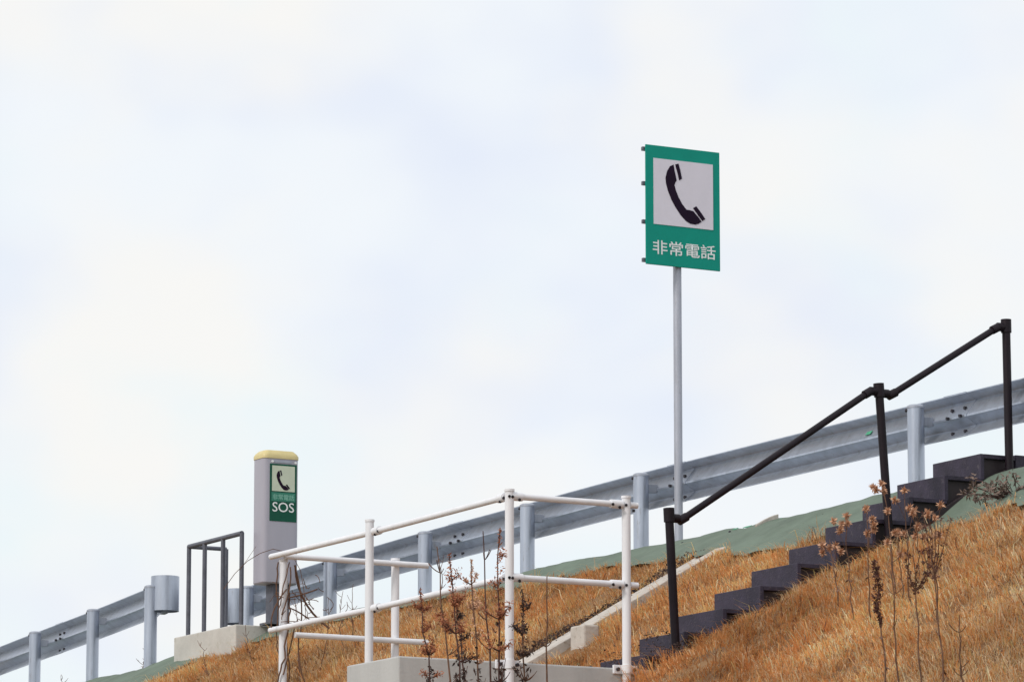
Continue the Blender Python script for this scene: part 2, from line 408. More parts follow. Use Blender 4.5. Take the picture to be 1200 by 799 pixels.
def loft(rows, o):                                    # rows of (scale_w, scale_d, z) around o
    mb = MB(); vs = []; fs = []; n = None
    for w, d, r, z in rows:
        ps = rrect(w, d, r); n = len(ps); vs += [o + U_*x + FR*y + V((0,0,z)) for x, y in ps]
    for i in range(len(rows)-1):
        for k in range(n):
            k2 = (k+1) % n; fs.append((i*n+k, i*n+k2, (i+1)*n+k2, (i+1)*n+k))
    fs.append(tuple(range(n))[::-1]); fs.append(tuple(range((len(rows)-1)*n, len(rows)*n)))
    return mb.add(vs, fs)
po = W(pl_, pt_, 0)
loft([(PWD-.02, PDP-.02, .045, z0), (PWD, PDP, .055, z0+.012), (PWD, PDP, .055, z1)], po).build('cabinet', M['phone'], phone, smooth=True)
loft([(PWD+.012, PDP+.012, .06, z1-.012), (PWD+.014, PDP+.014, .06, z1+.018), (PWD-.01, PDP-.01, .06, z1+.045), (PWD-.075, PDP-.06, .05, zc)], po).build('cap', M['cap'], phone, smooth=True)
loft([(.20, .16, .02, ZP), (.20, .16, .02, z0)], po + U_*.03).build('pedestal', M['pipe'], phone, smooth=True)
loft([(.30, .24, .02, ZP), (.30, .24, .02, ZP+.02)], po + U_*.03).build('base_plate', M['pipe'], phone)
SWD = .305; zs1 = z_at(545.5, pl_, pt_); zs0 = z_at(612.5, pl_, pt_); SHT = zs1-zs0
SO = po + FR*(PDP/2) + U_*(-PWD/2+.068) + V((0,0,zs0))
pan = MB().box(SO + U_*(SWD/2) + V((0,0,SHT/2)) + FR*.002, SWD, .004, SHT, (U_, FR, V((0,0,1)))).build('sign_panel', M['dgreen'], phone, bevel=.001)
MB().box(SO + U_*(SWD*.5) + V((0,0,SHT*.745)) + FR*.0055, SWD*.84, .003, SHT*.445, (U_, FR, V((0,0,1)))).build('cream_panel', M['cream'], pan)
MB().box(SO + U_*(SWD*.5) + V((0,0,SHT*.425)) + FR*.0055, SWD*.88, .003, SHT*.155, (U_, FR, V((0,0,1)))).build('text_strip', M['lgreen'], pan)
icon(SO, SWD, SHT, .0075, 'handset_icon', pan, sx=.93, ox=.0, sy=.70, oy=.285)
text('非常電話', SWD*.80, SHT*.10, SO + U_*(SWD*.10) + V((0,0,SHT*.372)), M['plet'], 'lettering', pan, bold=.012, off=.0085)
text('SOS', SWD*.80, SHT*.165, SO + U_*(SWD*.10) + V((0,0,SHT*.165)), M['letter'], 'lettering', pan, bold=.004, off=.006)
for u in (.04, .30):
    bolt_mb(SO + U_*(u-.01) + V((0,0,SHT+.022)), FR, .012, .008).build('screw', M['letter'], phone)
MB().box(SO + U_*(.145) + V((0,0,SHT+.024)) + FR*.003, .2, .006, .022, (U_, FR, V((0,0,1)))).build('nameplate', M['galv2'], phone)

tR = tE-.09; gz = z_at(640.5, l_at(221, tR, 7.6), tR)
hr = empty('pipe_railing', W((lA+lB)/2, tR, ZP), 'grey pipe railing on the concrete landing beside the phone box', 'railing')
lpos = [l_at(x, tR, 7.2) for x in (221, 239.5, 261, 283)]
MB().tube([W(lpos[0], tR, gz), W(lpos[3], tR, gz)], .026, 12).build('top_rail', M['pipe'], hr, smooth=True)
for l in lpos: MB().tube([W(l, tR, ZP), W(l, tR, gz)], .024, 12).build('post', M['pipe'], hr, smooth=True)
t2 = t_at(264.5, lpos[0], 7.2)
MB().tube([W(lpos[0], tR, gz), W(lpos[0], t2, gz)], .022, 12).build('side_rail', M['pipe'], hr, smooth=True)
MB().tube([W(lpos[0], t2, terrain(lpos[0], t2)-.1), W(lpos[0], t2, gz)], .024, 12).build('post', M['pipe'], hr, smooth=True)

# ------------------------------------------------------------------ stairs and their dark handrail
LS, LE = -3.57, -4.235
TREAD, RISE = .3395, .192
T0, ZT0 = .175, 6.895
NST = 11
st = empty('stairs', W((LS+LE)/2, T0+TREAD*5, ZT0-RISE*6), 'dark plastic steps climbing the dry grass bank to the guardrail', 'stairs')
AX = (DV, NV, V((0,0,1)))
for k in range(NST):
    t, z = T0+TREAD*k, ZT0-RISE*k
    mb = MB()
    jit = random.uniform(-.008, .008)
    mb.box(*lbox(LE, LS, t-.035+jit, t+jit, z-RISE-.012, z-.0005))           # riser
    back = t-TREAD-.02 if k else t-.33
    mb.box(*lbox(LE, LS, back, t-.037+jit, z-.035, z))                        # tread
    mb.build('step', M['step'], st, bevel=.004)
    for c_ in (LE+.0475, LS-.0475):                                           # dark panels standing in for shade inside the open step sides
        MB().box(*lbox(c_-.0125, c_+.0125, back, t-.04+jit, z-RISE-.06, z-.037)).build('side_shade_panel', M['stepside'], st)
a = SL*0 + RISE/TREAD
for lc in (LE+.02, LS-.02):
    ta, tb = T0-.30, T0+TREAD*(NST-1)+.02
    zt_ = lambda t: ZT0-RISE-.055 - (t-T0)*a
    mb = MB(); sec = []
    vs = [W(lc+s*.025, t, zt_(t)+dz) for t in (ta, tb) for s in (-1, 1) for dz in (-.15, 0)]
    mb.add(vs, [(0,1,3,2),(4,6,7,5),(0,4,5,1),(2,3,7,6),(0,2,6,4),(1,5,7,3)])
    mb.build('stringer', M['stepside'], st, bevel=.004)
MB().box(*lbox(LE, LE+.10, T0-.47, T0-.335, ZT0-.22, ZT0+.012)).build('end_block', M['step'], st, bevel=.004)

LH = LE-.045
hp = [((791,742),(784,602)), ((1042,628),(1030,456)), ((1183,557),(1179,381))]
hr = empty('handrail', PL(791, 742, LH), 'dark brown pipe handrail on three posts along the steps', 'handrail')
tops = []
for (bx, by), (tx, ty) in hp:
    b, t_ = PL(bx, by, LH), PL(tx, ty, LH); tops.append(t_)
    dn = (b-t_).normalized()
    ps = MB().tube([t_-dn*.02, b+dn*.12], .033, 16).build('post', M['black'], hr, smooth=True)
    MB().tube([t_-dn*.045, t_+dn*.06], .042, 16).build('post_cap', M['black'], ps, smooth=True)
for a_, b_ in ((0, 1), (1, 2)):
    p, q = tops[a_]+V((0,0,-.03)), tops[b_]+V((0,0,-.02)); d = (q-p).normalized()
    h = V((d.x, d.y, 0)).normalized()
    p2 = p + h*.12 + V((0,0,-.0)) ; q2 = q - h*.10 - V((0,0,.015))
    MB().tube([p, p2, q2, q], .0265, 14).build('top_rail', M['black'], hr, smooth=True)
    for c, s in ((p, 1), (q, -1)):
        MB().tube([c, c+h*s*.085], .034, 14).build('elbow', M['black'], hr, smooth=True)
    for c in (p2, q2):
        MB().tube([c-d*.04, c+d*.04], .034, 14).build('elbow', M['black'], hr, smooth=True)

# ------------------------------------------------------------------ concrete catch basin and the white railing round it
LWF = -4.42
pw = PL(755, 784, LWF); ZW = pw.z; tW0 = tc(pw)[1]-.25
tC = t_at(467, LWF, ZW); lWL = l_at(406, tC, ZW)
mb = MB(); th = .17; zb_ = terrain(LWF, tC)-.5
poly = [(LWF, tW0), (LWF, tC), (lWL, tC), (lWL, tW0+.6), (lWL-th, tW0+.6), (lWL-th, tC-th), (LWF+th, tC-th), (LWF+th, tW0)]
mb.prism(poly, E0 + V((0,0,zb_)), DV, NV, V((0,0,ZW-zb_)))
tie = [(LWF, tC-.32, ZW-.22), (LWF, tC-.95, ZW-.24), (LWF, tC-1.6, ZW-.22)]
basin = mb.build('concrete_basin', M['conc'], bevel=.012)
tag(basin, 'grey concrete basin wall at the foot of the steps behind tall brown weeds', 'concrete wall')
for l_, t_, z_ in tie:
    MB().tube([W(l_, t_, z_)-FR*.03, W(l_, t_, z_)+FR*.004], .016, 10).build('tie_hole', M['bolt'], basin)
ZA = None
LB_ = LWF-.04
t597 = t_at(597, LB_, 5.8); t733 = t_at(734, LB_, 5.8)
zA = z_at(581, LB_, t597); zA2 = z_at(676, LB_, t597)
fr = empty('safety_railing', W(LB_, t597, ZW), 'white painted pipe railing around the grey concrete basin', 'railing')
pA, pA2 = PZ(332, 651.5, zA), PZ(332, 736.5, zA2)
lC, tC2 = tc((pA+pA2)/2)[:2]
c487 = PZ(487, 663, zA); tD = (tc(c487)[1])
RP, RR = .033, .0235
def post(l, t, ztop, zbot, r=RP):
    o = MB().tube([W(l, t, zbot), W(l, t, ztop)], r, 18).build('post', M['white'], fr, smooth=True)
    return o
def on_A(x):                                          # along rail A
    a, b = W(LB_, t597, 0), W(lC, tC2, 0); u = (x-600)/FPX; k = RT - FW*u
    f0 = (a+V((0,0,6))-CAM).dot(k); f1 = (b+V((0,0,6))-CAM).dot(k); s = f0/(f0-f1)
    return tc(a + (b-a)*s)[:2], (b-a).normalized()
posts = {}
posts['a'] = (LB_, t597); posts['b'] = (LB_, t733); posts['c'] = on_A(435)[0]; posts['d'] = (lC, tC2); posts['e'] = (lC, t_at(463, lC, 5.8))
dA = on_A(435)[1]
dC = (W(lC, tD, 0) - W(lC, tC2, 0)).normalized()
zz = {'a': z_at(574, *posts['a']), 'b': z_at(582, *posts['b']), 'c': z_at(609, *posts['c']), 'd': z_at(656, *posts['d']), 'e': z_at(655, *posts['e'])}
bot = {'a': ZW-.35, 'b': ZW-.28}
for k in 'abcde':
    l, t = posts[k]
    if k == 'c': l += .03
    o = post(l, t, zz[k], bot.get(k, terrain(l, t)-.2))
    MB().tube([W(l, t, zz[k]-.012), W(l, t, zz[k]+.006)], RP+.005, 18).build('post_cap', M['white'], o, smooth=True)
def pipe(p, q, name='rail'): return MB().tube([p, q], RR, 16).build(name, M['white'], fr, smooth=True)
def clamp(p, d, side, par=None):                      # two-bolt sleeve on a rail beside a post
    o = MB().tube([p-d*.05, p+d*.05], RR+.009, 14).build('clamp', M['white'], par or fr, smooth=True)
    dn = (-FW + V((0,0,-.25))).normalized()
    for s in (-.028, .03):
        bolt_mb(p + d*s + dn*(RR+.004) + V((0,0,-.012 if s > 0 else .008)), dn, .011, .02).build('bolt', M['bolt'], o)
off = NV*0
for zr, pa in ((zA, pA), (zA2, pA2)):
    a = W(LB_, t597, zr); 
    A0 = a + dA*.06
    end = W(lC, tC2, zr) + dA*.12
    fa = (-DV*0 + NV*.055)
    pc = W(*posts['c'], zr)
    r_ = pipe(A0, pc - dA*.06 + NV*0); clamp(A0 + dA*.06, dA, 1, r_); clamp(pc - dA*.10, dA, 1, r_)
    r_ = pipe(pc + dA*.015, end + NV*.058)
    b = W(LB_, t733, zr); dB = (b-a).normalized()
    r_ = pipe(a + dB*.05, b - dB*.05); clamp(a + dB*.055, dB, 1, r_); clamp(b - dB*.085, dB, 1, r_)
    r_ = pipe(b + dB*.03, b + dB*.095); bolt_mb(b + dB*.065 - V((0,0,.03)), V((0,0,-1)), .011, .02).build('bolt', M['bolt'], r_)
    for q, dd in ((a, dB), (b, dB), (a, dA)):
        fcd = (-FW).normalized(); bolt_mb(q + fcd*(RP-.002) + V((0,0,.0)), fcd, .011, .012).build('bolt', M['bolt'], fr)
    c0 = W(lC, tC2, zr) - FR*0 + FR*.055 - V((0,0,.012 if zr == zA else .045)); dCn = dC
    c1 = W(lC, tD, zr) + FR*.055 - V((0,0,.012 if zr == zA else .045)) + dC*.03
    pipe(c0 - dC*(.02 if zr == zA else -.08), c1)
for k in 'ab':
    l, t = posts[k]
    z_ = z_at(778 if k == 'a' else 784, l, t)
    o = MB().box(W(LWF-.012, t, z_), .025, .20, .065, AX).build('wall_bracket', M['white'], fr, bevel=.004)
    MB().tube([W(l, t, z_-.032), W(l, t, z_+.032)], RP+.008, 18).build('band', M['white'], o, smooth=True)
    for s in (-.07, .07): bolt_mb(W(LWF-.024, t+s, z_), FR, .014, .02).build('bolt', M['bolt'], o)

# ------------------------------------------------------------------ drainage channel, small block
LCH = -1.02
def channel(l0, l1, t0, t1, name, label, lift=.05, th=.085):
    mb = MB(); n = 24; rows = []
    for i in range(n):
        t = t0 + (t1-t0)*i/(n-1); z = terrain(LCH, t, False) + lift + .012*lump(0, t, 1.5, 7)
        w0, w1 = l0, l1
        rows.append([(w0, z), (w0+th, z), (w0+th+.02, z-.20), (w1-th-.02, z-.20), (w1-th, z-.03), (w1, z-.03), (w1, z-.4), (w0, z-.4)])
    k = 8; vs = [W(l, t0+(t1-t0)*i/(n-1), z) for i, r in enumerate(rows) for l, z in r]; fs = []
    for i in range(n-1):
        for j in range(k): fs.append((i*k+j, i*k+(j+1) % k, (i+1)*k+(j+1) % k, (i+1)*k+j))
    fs.append(tuple(range(k))[::-1]); fs.append(tuple(range((n-1)*k, n*k)))
    return tag(mb.add(vs, fs).build(name, M['conc3'], bevel=.006), label, 'drain')
channel(-1.16, -.72, .62, 5.2, 'drainage_channel', 'weathered concrete drainage channel running down the dry grass left of the steps', .075, .17)
channel(-1.0, -.88, .0, .22, 'drain_stub', 'short pale drain end poking through the green sheet at the skyline', .075, .03)
bp = PL(687, 752, -1.5); bl_, bt_, bz_ = tc(bp)
zt_ = z_at(731, bl_, bt_)
mb = MB().box(*lbox(-1.5, -1.27, bt_-.125, bt_+.02, zt_-.4, zt_))
tag(mb.build('concrete_block', M['conc3'], bevel=.015), 'small square concrete block set beside the drainage channel', 'concrete block')

# ------------------------------------------------------------------ dry grass (stuff)
def blades(N, l0, l1, t0, t1, keep, hmin, hmax, name, width=(.0035, .007), per=16):
    # ground height and patch noise sampled on a grid, blades interpolate it
    gs = .1; gl = np.arange(l0-.5, l1+.6, gs); gt = np.arange(t0-.5, t1+.6, gs)
    GH = np.array([[(terrain(a, b), lump(a, b, .55, 21), lump(a, b, 1.8, 22), lump(a, b, .9, 31), lump(a, b, 5.5, 33)) for b in gt] for a in gl])
    def samp(l, t):
        x = np.clip((l-gl[0])/gs, 0, len(gl)-1.001); y = np.clip((t-gt[0])/gs, 0, len(gt)-1.001)
        i = x.astype(int); j = y.astype(int); fx = (x-i)[:, None]; fy = (y-j)[:, None]
        return GH[i, j]*(1-fx)*(1-fy) + GH[i+1, j]*fx*(1-fy) + GH[i, j+1]*(1-fx)*fy + GH[i+1, j+1]*fx*fy
    ncl = N//per
    cl = rng.uniform(l0, l1, ncl); ct = rng.uniform(t0, t1, ncl)
    idx = rng.integers(0, ncl, N)
    l = cl[idx] + rng.normal(0, .05, N); t = ct[idx] + rng.normal(0, .05, N)
    rr = rng.random(N)
    ok = np.array([keep(l[i], t[i]) > rr[i] for i in range(N)])
    l = l[ok]; t = t[ok]; idx = idx[ok]; n = len(l)
    q = samp(l, t); pat, pat2, pat3, fine = q[:, 1], q[:, 2], q[:, 3], q[:, 4]
    dv = np.array(DV); nv = np.array(NV); up = np.array([0, 0, 1.])
    base = np.array(E0) + l[:, None]*dv + t[:, None]*nv; base[:, 2] = q[:, 0]-.01
    cla = (rng.normal(0, .95, ncl)[idx] + rng.normal(0, .8, n)) + pat3*2.2
    h = rng.uniform(hmin, hmax, n)*rng.uniform(.7, 1.25, ncl)[idx]*(1+.4*pat2+.35*fine)
    h *= np.where(rng.random(n) < .03, rng.uniform(1.3, 2.0, n), 1)
    dirv = np.cos(cla)[:, None]*nv + np.sin(cla)[:, None]*dv
    lean = rng.uniform(.35, 1.0, n)**.7
    side = np.stack([-dirv[:, 1], dirv[:, 0], np.zeros(n)], 1)
    rot = rng.uniform(-.9, .9, n)
    wd = (np.cos(rot)[:, None]*side + np.sin(rot)[:, None]*dirv)*rng.uniform(width[0], width[1], n)[:, None]
    p1 = base + up*(h*.55*(1-.35*lean))[:, None] + dirv*(h*.30*lean)[:, None]
    p2 = base + up*(h*(.80*(1-.80*lean) + .22*rng.uniform(0, 1, n)))[:, None] + dirv*(h*.85*lean)[:, None] + side*(h*rng.normal(0, .15, n))[:, None]
    Vv = np.stack([base-wd, base+wd, p1+wd*.8, p1-wd*.8, p2], 1).reshape(-1, 3)
    me = bpy.data.meshes.new(name)
    me.vertices.add(n*5); me.vertices.foreach_set('co', Vv.astype(np.float32).ravel())
    o5 = np.arange(n)*5
    loops = np.concatenate([np.stack([o5, o5+1, o5+2, o5+3], 1), np.stack([o5+3, o5+2, o5+4], 1)], 1).ravel()
    me.loops.add(n*7); me.loops.foreach_set('vertex_index', loops.astype(np.int32))
    me.polygons.add(n*2)
    ls_ = np.stack([np.arange(n)*7, np.arange(n)*7+4], 1).ravel()
    me.polygons.foreach_set('loop_start', ls_.astype(np.int32))
    me.update(calc_edges=True)
    pal = np.array([(.80,.50,.225), (.74,.34,.125), (.88,.69,.45), (.50,.25,.115), (.20,.10,.075), (.56,.46,.19)])
    cc = rng.uniform(0, 1, ncl)[idx]
    right = np.clip((-l-4.0)/3, 0, 1)
    w = np.stack([np.full(n, 1.1), .6+1.1*np.clip(-pat*1.6, 0, 1)+ .5*cc, .4+1.1*np.clip(pat*1.6, 0, 1)+.7*right, .3+1.2*np.clip(-pat2-.05, 0, 1), np.full(n, .10)+1.6*np.clip(-fine-.12, 0, 1)+.9*np.clip(-pat3-.2, 0, 1), np.full(n, .12)+.5*np.clip(pat2-.1, 0, 1)], 1)
    org = np.exp(-((l+5.2)/1.5)**2 - ((t-3.6)/1.0)**2); w[:, 1] += 4.5*org
    w /= w.sum(1, keepdims=True); cum = np.cumsum(w, 1); ch_ = (rng.random(n)[:, None] > cum).sum(1).clip(0, 5)
    c = pal[ch_]*(rng.uniform(.8, 1.2, n)*np.clip(1+.40*pat3+.30*fine+.25*pat2, .45, 1.3))[:, None]
    c = np.minimum(c, .9)
    c4 = np.repeat(np.concatenate([c, np.ones((n, 1))], 1), 5, 0)
    at = me.color_attributes.new('blade', 'FLOAT_COLOR', 'POINT'); at.data.foreach_set('color', c4.astype(np.float32).ravel())
    me.materials.append(M['grass'])
    o = bpy.data.objects.new(name, me); COL.objects.link(o)
    return tag(o, 'dry orange brown grass covering the bank', 'grass', kind='stuff')
def keep(l, t):
    u = t-tg(l)
    e = sheet_edge(l)
    if u < e-.03: return 0
    if LE-.02 < l < LS+.02 and t < 3.75: return 0
    if LWF-.01 < l < lWL+.02 and tW0 < t < tC+.02: return 0
    if -1.18 < l < -.70 and .55 < t < 5.2: return 0
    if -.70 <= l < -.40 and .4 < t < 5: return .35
    if lA-.02 < l < lB+.02 and t < tE+.02: return 0
    if bt_-.22 < t < bt_+.16 and -1.62 < l < -1.16: return 0
    return 1
def keep_core(l, t):
    k = keep(l, t)
    return k*(1 if lump(l, t, 2.1, 51)+.6*lump(l, t, 6, 52) > -.38 else .30)
blades(520000, -12.5, 13, .15, 5.4, keep_core, .055, .165, 'dry_grass', (.002, .0042))
blades(70000, -12.5, 13, .3, 5.4, lambda l, t: keep(l, t)*(1 if lump(l, t, 1.1, 41)+.5*lump(l, t, 3.1, 42) > .12 else .02), .14, .28, 'dry_grass', (.0018, .0038), 45)
blades(130000, -20, 20, 5.3, 11.8, lambda l, t: 1, .12, .28, 'dry_grass', (.005, .009), 9)

# ------------------------------------------------------------------ dark flakes in place of shade beside channel; dead leaves under steps, on the skyline
def litter(name, spots, m, label, cat, n_each=60, size=(.006, .017)):
    mb = MB()
    for (l, t, rl, rt, dz, cnt) in spots:
        for _ in range(cnt):
            a = random.gauss(0, rl), random.gauss(0, rt)
            p = W(l+a[0], t+a[1], terrain(l+a[0], t+a[1]) + random.uniform(.01, dz))
            x = V((random.gauss(0,1), random.gauss(0,1), random.gauss(0,.7))).normalized(); y = x.orthogonal().normalized(); s = random.uniform(*size)
            z = x.cross(y)*s*.35
            mb.add([p-x*s, p-y*s*.55+z, p+x*s, p+y*s*.55+z], [(0,1,2),(0,2,3)])
    return tag(mb.build(name, m, fix=False), label, cat, kind='stuff')
litter('leaf_and_shade_flakes', [(-.56, .75+.2*k, .10, .12, .07, 200) for k in range(18)], M['litter'], 'dark flakes standing in for grass shadow along the drainage channel', 'leaves')  # dark flakes stand in for the shadow of grass overhanging the channel
litter('leaf_and_shade_flakes', [(-4.32, 3.0, .08, .16, .14, 420), (-3.95, 3.5, .14, .10, .2, 300), (-3.95, 2.97, .13, .05, .28, 110), (-3.95, 3.3, .13, .06, .30, 220), (-4.35, 2.4, .05, .15, .12, 160)], M['litter'], 'dark withered leaves around the lowest steps', 'leaves')

# ------------------------------------------------------------------ dead weeds
def curve_pts(p, q, bend, n=9):
    p, q = V(p), V(q); m = (p+q)/2 + bend
    return [p*(1-s)**2 + m*(2*s*(1-s)) + q*s*s for s in (i/(n-1) for i in range(n))]
def tufts(mb, p, r, n, s, stretch=1.0):
    for _ in range(n):
        d = V((random.gauss(0,1), random.gauss(0,1), random.gauss(0,1)*stretch)).normalized()
        c = p + d*r*random.random()**.5
        x = (d + V((random.gauss(0,.5), random.gauss(0,.5), random.gauss(0,.5)))).normalized(); y = x.orthogonal().normalized(); k = s*random.uniform(.6, 1.4)
        mb.add([c-x*k, c-y*k*.4, c+x*k, c+y*k*.4], [(0,1,2,3)])
def weed(base, top, label, style, r0=.011, bend=V((0,0,0)), group=None, hm='head', sm='stalk', k=1.0):
    root = empty('dead_weed', base, label, 'dead plant', group)
    pts = curve_pts(base, top, bend, 12); pts = [p + V((random.gauss(0,.007), random.gauss(0,.007), 0)) if 0 < i_ < 11 else p for i_, p in enumerate(pts)]; L_ = (top-base).length
    mb = MB().tube(pts, [r0*(1-.65*i/11) for i in range(12)], 6)
    hd = MB(); lf = MB(); heads = []
    if style == 'spike':                              # dense dark seed spike over the upper part
        for s in np.linspace(.60, .98, 46):
            i = s*11; a = pts[int(i)].lerp(pts[min(int(i)+1, 11)], i % 1); w = .034*math.sin(math.pi*min(1, (1-s)/.4*.85+.12))
            tufts(hd, a, w*k*1.15, 12, .012)
    elif style == 'fork':
        node = pts[8]
        for j in range(6):
            d = V((random.uniform(-.34, .34), random.uniform(-.25, .25), 1)).normalized(); ln = random.uniform(.25, .5)*k
            q = node + d*ln; c = curve_pts(node, q, V((d.x*.12, d.y*.1, -.03)) + V((random.gauss(0,.02), 0, random.gauss(0,.02))), 6)
            mb.tube(c, [r0*.5]*3+[r0*.3]*3, 5)
            for s_ in (1, 2, 3, 4, 5): tufts(hd, c[s_], .030*k, 11, .011)
        tufts(hd, node, .04*k, 22, .012)
    elif style == 'plume':                            # side sprays carrying fluffy seed tufts, densest at the top
        for j in range(int(15*k)+8):
            s = random.uniform(.52, 1.0); i = s*11; a = pts[min(int(i), 11)]
            ang = random.uniform(0, 2*math.pi); ln = random.uniform(.03, .15)*(1.2-s)*1.9*k + .015
            q = a + V((math.cos(ang)*ln, math.sin(ang)*ln, ln*random.uniform(.5, 1.2)))
            c = curve_pts(a, q, V((math.cos(ang)*ln*.2, math.sin(ang)*ln*.2, -ln*.12)), 5)
            mb.tube(c, [r0*.4]*3+[r0*.22]*2, 4)
            if s > .68: tufts(hd, q, .05*k, 22, .011); tufts(hd, c[3], .03*k, 14, .011); tufts(hd, c[2], .025*k, 8, .011)
        for j in range(150): tufts(hd, pts[8].lerp(top, (j/150)), .012+.05*k*(1-j/150), 1, .012)
        for j in range(110):                          # withered dark leaves hanging along the stem
            i = random.triangular(2, 8.5, 6); a = pts[int(i)].lerp(pts[int(i)+1], i % 1)
            tufts(lf, a + V((random.gauss(0,.022), random.gauss(0,.022), 0)), .012, 1, .020)
    elif style == 'star':                             # tan star-shaped heads on fine stalks
        for j in range(5):
            a = pts[7+random.randint(0, 3)]; q = top + V((random.gauss(0,.06), random.gauss(0,.05), random.uniform(-.22, .05)))
            mb.tube(curve_pts(a, q, V((0,0,.02)), 5), r0*.3, 4)
            sh_ = MB()
            for m_ in range(60):
                d = V((random.gauss(0,1), random.gauss(0,1), random.gauss(.2,1))).normalized(); y = d.orthogonal().normalized(); g = random.uniform(.35, .8)
                sh_.add([q, q+d*.028*g+y*.006, q+d*.056*g, q+d*.028*g-y*.006], [(0,1,2,3)])
            heads.append(sh_)
    elif style == 'twig':
        for j in range(9):
            i = random.uniform(3, 10.9); a = pts[int(i)]; ang = random.uniform(0, 6.28); ln = random.uniform(.03, .11)*k
            mb.tube(curve_pts(a, a+V((math.cos(ang)*ln, math.sin(ang)*ln, ln*.8)), V((0,0,-.02)), 5), r0*.35, 4)
    for _ in range(int(8*k)):                         # withered stem leaves
        i = random.uniform(1, 7); a = pts[int(i)]; ang = random.uniform(0, 6.28); d = V((math.cos(ang), math.sin(ang), -.5)); y = V((-math.sin(ang), math.cos(ang), 0))
        s = random.uniform(.03, .075)*k
        mb.add([a, a+d*s*.5+y*s*.18, a+d*s, a+d*s*.5-y*s*.18], [(0,1,2,3)])
    mb.build('stem', M[sm], root, fix=False)
    if hd.v: hd.build('seed_head', M[hm], root, fix=False)
    if lf.v: lf.build('withered_leaves', M['litter'], root, fix=False)
    for h_ in heads: h_.build('seed_head', M['head'], root, fix=False)
    return root
def at_t(x, y, t):                                    # ray on the vertical plane of constant t
    d = ray(x, y); q = E0 + NV*t; return CAM + d*((q-CAM).dot(NV)/d.dot(NV))
def foot(x, t):
    l = l_at(x, t, 5.0)
    for _ in range(4): l = l_at(x, t, terrain(l, t))
    return W(l, t, terrain(l, t)-.05)
G1 = 'tall dead weeds in front of the steps'; G2 = 'tall dead weeds in front of the concrete basin'
def stand(xb, xt, yt, t, label, style, **kw):
    b = foot(xb, t); tp = at_t(xt, yt, t); return weed(b, tp, label, style, **kw)
stand(1044, 1024, 655, 4.55, 'dead weed with one dense dark brown seed spike, leftmost of the four by the steps', 'spike', sm='stalk', hm='spike', group=G1, k=1.0, r0=.008)
stand(1054, 1043, 640, 4.5, 'thin bare dead stalk directly right of the dark seed spike', 'twig', group=G1, k=.7, r0=.007)
stand(1082, 1070, 632, 4.5, 'dead weed whose narrow dark head sits between two taller neighbours by the steps', 'fork', hm='spike', group=G1, k=.6, r0=.007)
stand(1110, 1090, 612, 4.5, 'dead weed with a broad dark forked head, rightmost tall stalk below the steps', 'fork', hm='spike', group=G1, k=.85, r0=.007)
stand(1128, 1124, 720, 4.3, 'small dead weed low in the grass right of the forked tall stalk', 'twig', sm='stalk', group=G1, k=.7, r0=.008)
stars = [(1052,1035,567,'star topped weed in front of the middle handrail post'), (1020,1016,598,'pinkish star topped weed over the fourth step from the top'), (1068,1060,585,'star topped weed just right of the middle handrail post'),
         (1078,1074,600,'star topped weed hiding the third step from the top'), (985,972,632,'low star topped weed at the left end of the pink weed clump'), (1100,1094,598,'star topped weed against the dark side of the upper steps'),
         (1060,1052,630,'lower star topped weed in the middle of the pink clump'), (1000,990,608,'star topped weed left of the middle handrail post beside the green sheet')]
for xb, xt, yt, lb in stars:
    stand(xb, xt, yt, 2.6+random.uniform(-.25, .3), lb, 'star', group='pinkish dried weeds beside the steps', r0=.006, k=.8)
mids = [(577,535,700,5.9,'twisted dark weed low in the row before the basin wall','plume','dstalk','litter',.7), (580,545,672,6.0,'','plume','dstalk','litter',.9),
        (566,526,648,6.1,'rusty plumed weed reaching the guardrail, left in the row before the basin','plume','dstalk','rhead',1.0),
        (600,566,622,6.1,'thin weed with sparse fine twigs between two rusty plumes','twig','dstalk','rhead',1.0),
        (594,586,618,6.3,'rust red plumed weed right beside the tallest white post','plume','dstalk','rhead',.8),
        (633,612,690,5.9,'brown weed stalk just right of the tallest white post','plume','stalk','litter',.6),
        (650,641,675,5.9,'bare brown weed stalk crossing the lower white rail right of the tallest post','twig','stalk','rhead',.6),
        (540,492,690,5.7,'bushy rusty weed beside the short white post','plume','dstalk','rhead',.7),
        (556,512,640,6.0,'pale thin weed with fine twigs left of the rusty plumes','twig','stalk','rhead',.9),
        (588,552,655,6.0,'fine branched weed crossing the lower white rail between rusty plumes','plume','stalk','head',.5)]
for xb, xt, yt, t, lb, sty, sm_, hm_, k_ in mids:
    if lb: stand(xb, xt, yt, t, lb, sty, sm=sm_, hm=hm_, k=k_, group=G2, r0=.010, bend=V((-.05, 0, .1)))
lows = [(352,345,700,1.9,'small dead twig plant at the foot of the leftmost white post'), (372,385,700,1.7,'thin dead twig plant under the leftmost white rail'), (405,402,692,1.2,'pale twig plant on the skyline left of the second white post'),
        (170,176,757,.1,'rusty twig plant at the foot of the guardrail post by the landing'), (250,236,752,1.2,'bare twig plant in front of the concrete landing'), (300,288,735,1.1,'bare twig plant before the corner of the concrete landing'),
        (78,72,790,.4,'curled twig at the lower edge between two guardrail posts'), (418,414,684,1.1,'curled pale twig on the skyline beside the second white post'), (516,520,650,1.0,'pale twigs on the skyline under the guardrail beam')]
for xb, xt, yt, t, lb in lows:
    stand(xb, xt, yt, t, lb, 'twig', sm='stalk', k=.8, r0=.006, bend=V((random.uniform(-.1, .1), 0, 0)), group='bare twigs on the bank top')

